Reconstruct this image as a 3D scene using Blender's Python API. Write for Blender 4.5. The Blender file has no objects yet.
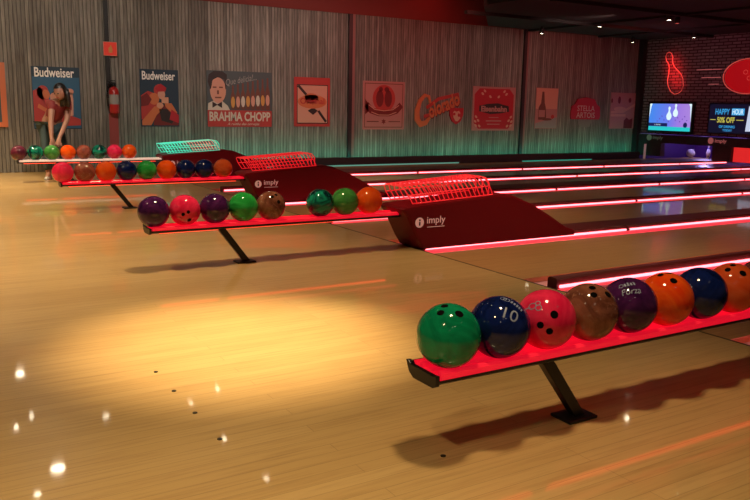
import bpy, bmesh, math, random
from mathutils import Vector, Matrix, Quaternion
random.seed(7)
PI = math.pi
SC = bpy.context.scene
COL = SC.collection

# ------------------------------------------------------------------ camera
CAM = Vector((0, 0, 1.1544))
PIT, ROL, YAW = 0.18351, -0.01972, 0.55136
fw = Vector((math.sin(YAW)*math.cos(PIT), math.cos(YAW)*math.cos(PIT), -math.sin(PIT)))
r0 = Vector((math.cos(YAW), -math.sin(YAW), 0)); d0 = fw.cross(r0)
RT = math.cos(ROL)*r0 + math.sin(ROL)*d0
DN = -math.sin(ROL)*r0 + math.cos(ROL)*d0
cam = bpy.data.cameras.new('camera'); cam.sensor_width = 36; cam.lens = 36*774.865/750
cam.clip_start = 0.05; cam.clip_end = 200
co = bpy.data.objects.new('camera', cam); COL.objects.link(co)
M = Matrix((( RT.x, -DN.x, -fw.x, CAM.x), (RT.y, -DN.y, -fw.y, CAM.y), (RT.z, -DN.z, -fw.z, CAM.z), (0,0,0,1)))
co.matrix_world = M
SC.camera = co

# ------------------------------------------------------------------ materials
def mat(name, col=(.5,.5,.5), rough=.5, metal=0, emit=None, es=0, coat=0, spec=.5, coat_rough=.03):
    m = bpy.data.materials.new(name); m.use_nodes = True
    b = m.node_tree.nodes['Principled BSDF']
    b.inputs['Base Color'].default_value = (*col, 1)
    b.inputs['Roughness'].default_value = rough
    b.inputs['Metallic'].default_value = metal
    b.inputs['Specular IOR Level'].default_value = spec
    b.inputs['Coat Weight'].default_value = coat
    b.inputs['Coat Roughness'].default_value = coat_rough
    if emit:
        b.inputs['Emission Color'].default_value = (*emit, 1)
        b.inputs['Emission Strength'].default_value = es
    return m
def nodes(m):
    nt = m.node_tree
    return nt, nt.nodes['Principled BSDF'], (lambda t: nt.nodes.new(t)), nt.links.new
def coords(nt, N, L, scale=(1,1,1), rot=(0,0,0), kind='Object'):
    tc = N('ShaderNodeTexCoord'); mp = N('ShaderNodeMapping')
    mp.inputs['Scale'].default_value = scale; mp.inputs['Rotation'].default_value = rot
    L(tc.outputs[kind], mp.inputs['Vector'])
    return mp.outputs['Vector']
def ramp(N, stops):
    r = N('ShaderNodeValToRGB'); e = r.color_ramp.elements
    while len(e) < len(stops): e.new(.5)
    for i, (p, c) in enumerate(stops):
        e[i].position = p; e[i].color = (*c, 1)
    return r
def mixc(N, mode, fac):
    m = N('ShaderNodeMix'); m.data_type = 'RGBA'; m.blend_type = mode
    m.inputs['Factor'].default_value = fac
    return m            # A = inputs[6], B = inputs[7], out = outputs[2]

def wood(name, c1, c2, rough, coat, plank=.06, length=1.9, grain=1.0, coat_rough=.04, dark=(.3,.17,.06)):
    m = mat(name, c1, rough, coat=coat, coat_rough=coat_rough)
    nt, b, N, L = nodes(m)
    v = coords(nt, N, L)
    br = N('ShaderNodeTexBrick'); br.offset = .37; br.offset_frequency = 3
    br.inputs['Color1'].default_value = (*c1, 1); br.inputs['Color2'].default_value = (*c2, 1)
    br.inputs['Mortar'].default_value = (*[x*.62 for x in c2], 1)
    br.inputs['Scale'].default_value = 1
    br.inputs['Mortar Size'].default_value = .0012; br.inputs['Mortar Smooth'].default_value = .4
    br.inputs['Brick Width'].default_value = length; br.inputs['Row Height'].default_value = plank
    L(v, br.inputs['Vector'])
    v2 = coords(nt, N, L, (1.6, 34, 1))
    n1 = N('ShaderNodeTexNoise'); n1.inputs['Scale'].default_value = 1.6; n1.inputs['Detail'].default_value = 5; n1.inputs['Roughness'].default_value = .62
    L(v2, n1.inputs['Vector'])
    rp = ramp(N, [(.30, dark), (.52, (1,1,1)), (.8, (1.0,.97,.9))])
    L(n1.outputs['Fac'], rp.inputs['Fac'])
    mx = mixc(N, 'MULTIPLY', .42*grain); L(br.outputs['Color'], mx.inputs[6]); L(rp.outputs['Color'], mx.inputs[7])
    v3 = coords(nt, N, L, (.5, 1.4, 1))
    n2 = N('ShaderNodeTexNoise'); n2.inputs['Scale'].default_value = .8; n2.inputs['Detail'].default_value = 3
    L(v3, n2.inputs['Vector'])
    rp2 = ramp(N, [(.35, (.84,.81,.76)), (.65, (1,1,1))]); L(n2.outputs['Fac'], rp2.inputs['Fac'])
    mx2 = mixc(N, 'MULTIPLY', .7); L(mx.outputs[2], mx2.inputs[6]); L(rp2.outputs['Color'], mx2.inputs[7])
    L(mx2.outputs[2], b.inputs['Base Color'])
    bp = N('ShaderNodeBump'); bp.inputs['Strength'].default_value = .06; bp.inputs['Distance'].default_value = .002
    L(n1.outputs['Fac'], bp.inputs['Height']); L(bp.outputs['Normal'], b.inputs['Normal'])
    return m

M_FLOOR = wood('maple_approach', (.60,.40,.175), (.54,.35,.145), .30, .62, grain=.7, coat_rough=.045)
M_LANE = wood('lane_boards', (.52,.29,.115), (.45,.245,.095), .3, .4, plank=.027, length=3, grain=.7, coat_rough=.045)

# weathered vertical boards of the poster wall
M_WALL = mat('weathered_boards', (.2,.17,.14), .8)
nt, b, N, L = nodes(M_WALL)
v = coords(nt, N, L, (1,1,1), (PI/2, PI/2, 0))
v = coords(nt, N, L)
sp = N('ShaderNodeSeparateXYZ'); L(v, sp.inputs[0]); cb = N('ShaderNodeCombineXYZ')
L(sp.outputs['Z'], cb.inputs['X']); L(sp.outputs['X'], cb.inputs['Y'])
br = N('ShaderNodeTexBrick'); br.offset = .43; br.inputs['Scale'].default_value = 1
br.inputs['Color1'].default_value = (.30,.28,.25,1); br.inputs['Color2'].default_value = (.17,.155,.14,1); br.inputs['Mortar'].default_value = (.085,.075,.07,1)
br.inputs['Mortar Size'].default_value = .007; br.inputs['Mortar Smooth'].default_value = .6
br.inputs['Brick Width'].default_value = 30; br.inputs['Row Height'].default_value = .058
L(cb.outputs[0], br.inputs['Vector'])
v2 = coords(nt, N, L, (14, 1, .9))
n1 = N('ShaderNodeTexNoise'); n1.inputs['Scale'].default_value = 2.2; n1.inputs['Detail'].default_value = 7; n1.inputs['Roughness'].default_value = .7
L(v2, n1.inputs['Vector'])
rp = ramp(N, [(.28, (.35,.31,.28)), (.5, (.85,.83,.8)), (.74, (1.45,1.42,1.36))]); L(n1.outputs['Fac'], rp.inputs['Fac'])
mx = mixc(N, 'MULTIPLY', .9); L(br.outputs['Color'], mx.inputs[6]); L(rp.outputs['Color'], mx.inputs[7])
v3 = coords(nt, N, L, (1.1, 1, .5))
n2 = N('ShaderNodeTexNoise'); n2.inputs['Scale'].default_value = 1.0; n2.inputs['Detail'].default_value = 3; L(v3, n2.inputs['Vector'])
rp2 = ramp(N, [(.35, (.7,.68,.66)), (.65, (1.05,1.05,1.02))]); L(n2.outputs['Fac'], rp2.inputs['Fac'])
mx2 = mixc(N, 'MULTIPLY', .8); L(mx.outputs[2], mx2.inputs[6]); L(rp2.outputs['Color'], mx2.inputs[7])
L(mx2.outputs[2], b.inputs['Base Color'])
bp = N('ShaderNodeBump'); bp.inputs['Strength'].default_value = .7; bp.inputs['Distance'].default_value = .02
L(br.outputs['Fac'], bp.inputs['Height']); bp.invert = True
L(bp.outputs['Normal'], b.inputs['Normal'])

# dark painted brick
M_BRICK = mat('dark_brick', (.1,.06,.07), .75)
nt, b, N, L = nodes(M_BRICK)
v = coords(nt, N, L)
sp = N('ShaderNodeSeparateXYZ'); L(v, sp.inputs[0]); cb = N('ShaderNodeCombineXYZ')
L(sp.outputs['Y'], cb.inputs['X']); L(sp.outputs['Z'], cb.inputs['Y'])
br = N('ShaderNodeTexBrick'); br.inputs['Scale'].default_value = 1
br.inputs['Color1'].default_value = (.24,.17,.20,1); br.inputs['Color2'].default_value = (.17,.12,.145,1); br.inputs['Mortar'].default_value = (.03,.02,.025,1)
br.inputs['Mortar Size'].default_value = .012; br.inputs['Brick Width'].default_value = .22; br.inputs['Row Height'].default_value = .07
L(cb.outputs[0], br.inputs['Vector']); L(br.outputs['Color'], b.inputs['Base Color'])
bp = N('ShaderNodeBump'); bp.invert = True; bp.inputs['Strength'].default_value = .8; bp.inputs['Distance'].default_value = .02
L(br.outputs['Fac'], bp.inputs['Height']); L(bp.outputs['Normal'], b.inputs['Normal'])

M_BLACK = mat('black_steel', (.012,.011,.012), .38, .2)
M_CEIL = mat('black_ceiling', (.010,.009,.009), .85)
M_REDWALL = mat('dark_red_plaster', (.16,.02,.015), .8)
M_HOOD = mat('hood_red_glow_tint', (.15,.002,.006), .45, spec=.25)  # red light on the dark hood, mixed into its base colour
M_CAP = mat('cap_red_glow_tint', (.11,.010,.012), .45)  # black caps tinted red for the tube light falling on them
M_GUT = mat('gutter_red_glow_tint', (.55,.40,.40), .35)  # red tint carries the tube glow on the pale gutters
M_TUBE = mat('red_light_tube', (.9,.3,.3), .4, emit=(1,.14,.17), es=5.5)
M_GLOW = mat('red_glow_band', (.8,.3,.3), .4, emit=(1,.035,.065), es=.85)  # added glowing band, paints the tube's pink light on the divider side
M_JOINT = mat('tube_joint', (.04,.02,.02), .5)
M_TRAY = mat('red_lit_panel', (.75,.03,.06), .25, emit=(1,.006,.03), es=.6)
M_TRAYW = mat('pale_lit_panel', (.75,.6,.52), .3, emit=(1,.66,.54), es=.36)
M_WIRE = mat('red_lit_wire', (.8,.08,.08), .3, emit=(1,.010,.022), es=.58)  # emission stands in for red light from the hood on the wires
M_WIREP = mat('pink_lit_wire', (.8,.3,.25), .3, emit=(1,.28,.22), es=.6)  # reddish light on the far cage's hoops, put in as emission
M_WIREG = mat('teal_lit_wire', (.2,.7,.55), .3, emit=(.03,.62,.40), es=1.0)  # teal light from the wall strip, painted onto the wires as emission
M_UNDER = mat('underside_red_light', (.6,.03,.03), .4, emit=(1,.05,.02), es=2.6)
M_TEAL = mat('teal_light_strip', (.1,.8,.6), .4, emit=(.015,.85,.55), es=18)
M_TEALD = mat('dim_teal_strip', (.1,.5,.4), .4, emit=(.16,.42,.32), es=.5)
M_KICK = mat('dark_kickboard', (.02,.022,.022), .6)
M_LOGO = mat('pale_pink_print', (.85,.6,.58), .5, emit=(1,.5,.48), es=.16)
M_LOGOD = mat('dark_print', (.05,.01,.012), .5)
M_HOLE = mat('hole_black', (.003,.002,.002), .9, spec=.05)
M_PRINT = mat('silver_print', (.24,.27,.40), .4)
M_LENS = mat('lamp_lens', (1,1,1), .3, emit=(1,.86,.62), es=22)
M_LENSR = mat('red_lamp_lens', (1,.3,.3), .3, emit=(1,.12,.1), es=2)
M_DOT = mat('black_dot', (.01,.008,.006), .4)

def ball_mat(name, c1, c2, scale=5, lo=.38, hi=.62, speck=None, distort=1.6):
    m = mat(name, c1, .07, spec=.42)
    nt, b, N, L = nodes(m)
    v = coords(nt, N, L)
    n = N('ShaderNodeTexNoise'); n.inputs['Scale'].default_value = scale; n.inputs['Detail'].default_value = 5
    n.inputs['Distortion'].default_value = distort; n.inputs['Roughness'].default_value = .6
    L(v, n.inputs['Vector'])
    r = ramp(N, [(lo, c1), (hi, c2)]); L(n.outputs['Fac'], r.inputs['Fac'])
    out = r.outputs['Color']
    if speck:
        n3 = N('ShaderNodeTexNoise'); n3.inputs['Scale'].default_value = 60; n3.inputs['Detail'].default_value = 2; L(v, n3.inputs['Vector'])
        r3 = ramp(N, [(.6, (0,0,0)), (.7, (1,1,1))]); L(n3.outputs['Fac'], r3.inputs['Fac'])
        x = mixc(N, 'MIX', 0); L(r3.outputs['Color'], x.inputs['Factor']); L(out, x.inputs[6]); x.inputs[7].default_value = (*speck, 1)
        out = x.outputs[2]
    L(out, b.inputs['Base Color'])
    return m
BM = dict(
 green=ball_mat('green_ball_resin', (.002,.14,.06), (.005,.26,.115), 5),
 navy=ball_mat('navy_ball_resin', (.002,.005,.036), (.006,.015,.11), 6),
 pink=ball_mat('pink_ball_resin', (.66,.010,.06), (.85,.035,.11), 5),
 brown=ball_mat('brown_ball_resin', (.10,.03,.018), (.29,.10,.06), 5, speck=(.26,.12,.075)),
 purple=ball_mat('purple_ball_resin', (.022,.004,.036), (.075,.012,.085), 6),
 orange=ball_mat('orange_ball_resin', (.74,.045,.004), (.82,.115,.010), 5),
 amber=ball_mat('amber_ball_resin', (.60,.06,.010), (.64,.105,.03), 4),
 emerald=ball_mat('emerald_ball_resin', (.008,.19,.025), (.03,.40,.075), 5),
 teal=ball_mat('teal_ball_resin', (.002,.02,.022), (.01,.24,.15), 7, .45, .6),
 moss=ball_mat('moss_ball_resin', (.025,.14,.025), (.07,.28,.06), 6),
 plum=ball_mat('plum_ball_resin', (.05,.01,.022), (.12,.02,.04), 6),
 rust=ball_mat('rust_ball_resin', (.16,.03,.02), (.34,.09,.06), 6, speck=(.3,.12,.1)),
 wine=ball_mat('wine_ball_resin', (.10,.02,.02), (.2,.05,.05), 6),
 white=ball_mat('grey_ball_resin', (.45,.43,.5), (.6,.6,.62), 5))

# ------------------------------------------------------------------ mesh helpers
def box(bm, x0, x1, y0, y1, z0, z1, mi=0, rot=None):
    vs = [bm.verts.new((x, y, z)) for x in (x0, x1) for y in (y0, y1) for z in (z0, z1)]
    for q in ((0,1,3,2),(4,6,7,5),(0,4,5,1),(2,3,7,6),(0,2,6,4),(1,5,7,3)):
        f = bm.faces.new([vs[i] for i in q]); f.material_index = mi
    return vs
def frame_of(d):
    d = d.normalized(); a = Vector((0,0,1)) if abs(d.z) < .9 else Vector((1,0,0))
    u = d.cross(a).normalized(); return u, d.cross(u)
def tube(bm, pts, r, n=8, mi=0, cap=True, closed=False):
    pts = [Vector(p) for p in pts]; rings = []
    for i, p in enumerate(pts):
        if closed: d = pts[(i+1) % len(pts)] - pts[i-1]
        else: d = pts[min(i+1, len(pts)-1)] - pts[max(i-1, 0)]
        u, w = frame_of(d)
        rr = r[i] if isinstance(r, (list, tuple)) else r
        rings.append([bm.verts.new(p + rr*(math.cos(t)*u + math.sin(t)*w)) for t in (2*PI*k/n for k in range(n))])
    m = len(rings)
    for i in range(m if closed else m-1):
        a, c = rings[i], rings[(i+1) % m]
        for k in range(n):
            f = bm.faces.new((a[k], a[(k+1)%n], c[(k+1)%n], c[k])); f.material_index = mi; f.smooth = True
    if cap and not closed:
        for rg in (rings[0], rings[-1]):
            f = bm.faces.new(rg); f.material_index = mi
def prism(bm, poly, a0, a1, axis='y', mi=0):
    """extrude a 2D polygon; axis y: poly = (x,z); axis x: poly = (y,z); axis z: poly = (x,y)"""
    def P(p, a): return {'y': (p[0], a, p[1]), 'x': (a, p[0], p[1]), 'z': (p[0], p[1], a)}[axis]
    A = [bm.verts.new(P(p, a0)) for p in poly]; B = [bm.verts.new(P(p, a1)) for p in poly]
    n = len(poly)
    fs = [bm.faces.new(A), bm.faces.new(B)] + [bm.faces.new((A[i], A[(i+1)%n], B[(i+1)%n], B[i])) for i in range(n)]
    for f in fs: f.material_index = mi
def lathe(bm, prof, n=24, c=(0,0,0), mi=0):
    rings = []
    for r, z in prof:
        if r < 1e-6: rings.append([bm.verts.new((c[0], c[1], c[2]+z))])
        else: rings.append([bm.verts.new((c[0]+r*math.cos(2*PI*k/n), c[1]+r*math.sin(2*PI*k/n), c[2]+z)) for k in range(n)])
    for a, q in zip(rings, rings[1:]):
        for k in range(n):
            k2 = (k+1) % n
            vs = [a[0], q[k2], q[k]] if len(a) == 1 else ([a[k], a[k2], q[0]] if len(q) == 1 else [a[k], a[k2], q[k2], q[k]])
            f = bm.faces.new(vs); f.smooth = True; f.material_index = mi
def obj(name, bm, mats, parent=None, loc=(0,0,0), bevel=0, smooth=False):
    bmesh.ops.recalc_face_normals(bm, faces=bm.faces[:])
    if bevel: bmesh.ops.bevel(bm, geom=[e for e in bm.edges if len(e.link_faces) == 2 and e.calc_face_angle(0) > .4], offset=bevel, segments=2, affect='EDGES', profile=.6)
    me = bpy.data.meshes.new(name); bm.to_mesh(me); bm.free()
    for m in (mats if isinstance(mats, (list, tuple)) else [mats]): me.materials.append(m)
    if smooth:
        for p in me.polygons: p.use_smooth = True
    o = bpy.data.objects.new(name, me); COL.objects.link(o); o.location = loc
    if parent: o.parent = parent
    return o
def BMN(): return bmesh.new()
def tag(o, label, cat, group=None):
    o['label'] = label; o['category'] = cat
    if group: o['group'] = group
    return o
def thing(name, label, cat, loc=(0,0,0), rz=0, group=None):
    o = bpy.data.objects.new(name, None); COL.objects.link(o)
    o.empty_display_size = .1
    o.location = loc; o.rotation_euler = (0,0,rz)
    return tag(o, label, cat, group)
def struct(name, bm, mats, **k):
    o = obj(name, bm, mats, **k); o['kind'] = 'structure'; return o
def copy_tree(o, parent=None):
    c = o.copy(); COL.objects.link(c)
    if parent: c.parent = parent
    for ch in list(o.children): copy_tree(ch, c)
    return c
def text_mesh(s, w=None, h=None, shear=0, extrude=.001, bold=0, align='CENTER'):
    """word as a list of (verts, faces) in a local x,y plane, fitted to w x h and centred on 0,0"""
    cu = bpy.data.curves.new('t', 'FONT'); cu.body = s; cu.size = 1; cu.extrude = 0; cu.shear = shear; cu.offset = bold; cu.resolution_u = 3
    cu.align_x = align
    to = bpy.data.objects.new('t', cu); COL.objects.link(to)
    dg = bpy.context.evaluated_depsgraph_get(); me = bpy.data.meshes.new_from_object(to.evaluated_get(dg))
    V = [v.co.copy() for v in me.vertices]; F = [tuple(p.vertices) for p in me.polygons]
    bpy.data.objects.remove(to); bpy.data.curves.remove(cu); bpy.data.meshes.remove(me)
    xs = [v.x for v in V]; ys = [v.y for v in V]
    cx, cy = (min(xs)+max(xs))/2, (min(ys)+max(ys))/2
    sx = w/(max(xs)-min(xs)) if w else None; sy = h/(max(ys)-min(ys)) if h else None
    sx = sx or sy; sy = sy or sx
    return [((v.x-cx)*sx, (v.y-cy)*sy) for v in V], F
def put_text(bm, tm, x, z, y=0, ang=0, mi=0):
    V, F = tm; c, s = math.cos(ang), math.sin(ang)
    vs = [bm.verts.new((x+c*a-s*b2, y, z+s*a+c*b2)) for a, b2 in V]
    for f in F:
        try: g = bm.faces.new([vs[i] for i in f]); g.material_index = mi
        except ValueError: pass
def flat(bm, poly, y=0, mi=0, t=.0015):
    prism(bm, poly, y, y-t, 'y', mi)
def ell(cx, cz, rx, rz, n=20, a=0, t0=0, t1=2*PI):
    full = abs(t1-t0-2*PI) < 1e-6
    k = n if full else n-1
    out = []
    for i in range(n):
        t = t0+(t1-t0)*i/k; x, z = rx*math.cos(t), rz*math.sin(t)
        out.append((cx+x*math.cos(a)-z*math.sin(a), cz+x*math.sin(a)+z*math.cos(a)))
    return out
def rect(x0, x1, z0, z1): return [(x0,z0),(x1,z0),(x1,z1),(x0,z1)]
def band(pts, w):
    """a 2D stroke of width w as one outline"""
    A, B = [], []
    for i, p in enumerate(pts):
        a = pts[max(i-1,0)]; q = pts[min(i+1,len(pts)-1)]
        dx, dz = q[0]-a[0], q[1]-a[1]; l = math.hypot(dx, dz) or 1
        ww = w[i] if isinstance(w, (list,tuple)) else w
        A.append((p[0]-dz/l*ww/2, p[1]+dx/l*ww/2)); B.append((p[0]+dz/l*ww/2, p[1]-dx/l*ww/2))
    return A + B[::-1]

# ------------------------------------------------------------------ the setting
XF, XE, YW = 3.60, 16.1, 13.58
bm = BMN(); box(bm, -7, XF, -5, YW+.05, -.2, 0); struct('floor', bm, M_FLOOR)
bm = BMN(); box(bm, XF, 18.6, -5, YW+.05, -.2, -.095); struct('trim_1', bm, M_CAP)
bm = BMN(); box(bm, -7, 18.8, YW, YW+.15, -.2, 2.9); struct('wall_back', bm, M_WALL)
bm = BMN(); box(bm, -7, XE+1.4, YW-.03, YW+.15, 2.9, 4.3); struct('trim_2', bm, M_REDWALL)
bm = BMN()
box(bm, XE, XE+.15, 2, YW, .62, 3.9)
struct('wall_right', bm, M_BRICK)
bm = BMN(); prism(bm, [(11.05,13.5),(8.8,10.9),(8.8,2),(XE,2),(XE,13.5)], 2.9, 3.02, 'z')
# shallow ribs of the dropped ceiling
for yy in (4.5, 7.0, 9.4, 11.6): box(bm, 9.0, XE, yy, yy+.09, 2.84, 2.9)
for xx in (12.2, 14.4): box(bm, xx, xx+.09, 2, 13.5, 2.86, 2.9)
struct('ceiling', bm, M_CEIL)
bm = BMN(); box(bm, -7, XE+1.4, -5, YW+.1, 4.3, 4.4); struct('ceiling_high', bm, M_CEIL)
# upright steel seams of the boarded wall
M_SEAM = mat('dark_seam_steel', (.03,.022,.024), .45, .3)
M_SEAMR = mat('red_lit_seam_steel', (.22,.10,.09), .5)  # red light on the seam edge, painted into the steel colour
for i, x in enumerate((7.70, 12.21)):
    bm = BMN(); box(bm, x-.06, x+.02, YW-.05, YW, .0, 2.9); box(bm, x+.02, x+.085, YW-.035, YW, 0, 2.9, 1)
    struct('trim_%d' % (3+i), bm, [M_SEAM, M_SEAMR])
bm = BMN(); box(bm, XE-.14, XE, YW-.14, YW, .0, 3.0); struct('trim_5', bm, M_SEAM)

bm = BMN(); box(bm, XF-.012, XF+.0035, 2.0, YW, -.05, .0008); struct('trim_10', bm, mat('foul_line', (.02,.012,.008), .5))
# kickboard of the poster wall with its concealed strip of light
t = thing('kickboard', 'dark kickboard along the foot of the poster wall with a teal light strip', 'kickboard', (3.62, YW, 0))
bm = BMN(); box(bm, 0, 12.3, -.31, -.295, -.1, .16); box(bm, 0, 12.3, -.295, -.003, -.1, .10); obj('board', bm, M_KICK, t)
bm = BMN(); box(bm, 0, 12.3, -.285, -.255, .102, .118); o = obj('uplight_strip', bm, M_TEAL, t); o['label'] = 'teal light strip shining up the boards'
bm = BMN(); box(bm, 0, 6.6, -.32, -.311, -.02, .012); box(bm, 8.4, 10.6, -.321, -.311, -.015, .006, 1); o = obj('foot_strip', bm, [M_TEALD, mat('teal_foot_strip', (.1,.8,.6), .4, emit=(.02,.6,.42), es=.45)], t); o['label'] = 'dim teal strip at the lane edge'

# ------------------------------------------------------------------ lanes and dividers
CAPS = dict(nearest=(1.79, 2.17, .0), A=(3.65, 3.76, -.008), second=(5.125, 5.50, .008), C=(6.84, 6.95, .0), third=(8.315, 8.81, .0), E=(9.92, 10.03, .0), far=(11.44, 12.12, .0))
order = ['nearest', 'A', 'second', 'C', 'third', 'E', 'far']
lane_lab = ['wood lane just beyond the nearest ball rack', 'wood lane beyond the nearest slim divider, before the second machine',
 'wood lane directly behind the second logo hood', 'wood lane between second slim divider and third machine', 'wood lane behind the third machine',
 'wood lane just before the farthest machine', 'last wood lane along the foot of the poster wall']
LEN = 17.9-XF
for i, k in enumerate(order):
    y0 = CAPS[k][1]; y1 = CAPS[order[i+1]][0] if i < 6 else YW-.315
    g = .16
    t = thing('bowling_lane', lane_lab[i], 'lane', (XF, 0, 0))
    bm = BMN(); box(bm, 0.004, LEN, y0+g, y1-g, -.09, 0); obj('lane_surface', bm, M_LANE, t, bevel=.006)
    for a, c in ((y0+.004, y0+g-.004), (y1-g+.004, y1-.004)):
        bm = BMN(); n = 8
        top = [(a+(c-a)*j/n, -.035-.055*math.sin(PI*j/n)) for j in range(n+1)]
        prism(bm, top+[(c,-.094),(a,-.094)], .004, LEN, 'x'); obj('gutter', bm, M_GUT, t)
div_lab = dict(nearest='lane divider cap in line with the nearest ball rack', A='slim black lane divider with red light tube behind the nearest balls',
 second='wide black lane divider running on from the second logo hood', C='slim lane divider emerging from behind the second logo hood',
 third='wide lane divider running on from the third logo hood', E='slim lane divider passing behind the third machine', far='wide lane divider running on from the farthest hood')
JO = dict(nearest=[6.07,8.38,10.69,13], A=[5.94,8.25,10.56,12.85], second=[6.07,8.38,10.69,13], C=[5.96,8.22,10.50,12.78], third=[5.96,8.23,10.51,12.79], E=[5.79,8.04,10.30,12.52], far=[5.64,7.90,10.38,12.65])
for k in order:
    y0, y1, zs = CAPS[k]
    wide = y1-y0 > .2
    xs = 3.68 if not wide else 3.62; XD = 17.3 if k != 'far' else 16.85
    top = (.05 if not wide else .05)
    t = thing('lane_divider', div_lab[k], 'divider', (0, (y0+y1)/2, 0))
    h = (y1-y0)/2
    bm = BMN(); prism(bm, [(-h+.012,-.094),(h-.012,-.094),(h-.012,top-.012),(h-.03,top),(-h+.03,top),(-h+.012,top-.012)], xs if not wide else 5.345, XD, 'x')
    if wide: prism(bm, [(-h+.012,-.094),(h-.012,-.094),(h-.012,-.001),(-h+.012,-.001)], xs, 5.345, 'x')
    obj('cap', bm, M_CAP, t)
    for s in (-1, 1):
        J = [xs] + JO[k] + [15.1] + [XD-.02]
        for a, c in zip(J, J[1:]):
            bm = BMN(); yy = s*(h-.004)
            tube(bm, [(a+.025, yy, zs), (c-.025, yy, zs)], .0105, 10); o = obj('light_tube', bm, M_TUBE, t); o['label'] = 'glowing red light tube'
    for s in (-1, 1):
        bm = BMN(); ya = s*(h-.011); yb = s*(h-.003); box(bm, xs+.01, XD, min(ya,yb), max(ya,yb), -.088, zs-.016); o = obj('glow_band', bm, M_GLOW, t); o['label'] = 'pink tube glow painted on the divider side'
    for x in JO[k]:
        for s in (-1, 1):
            bm = BMN(); tube(bm, [(x-.024, s*(h-.004), zs), (x+.024, s*(h-.004), zs)], .009, 8); obj('tube_joint', bm, M_JOINT, t)

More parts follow.
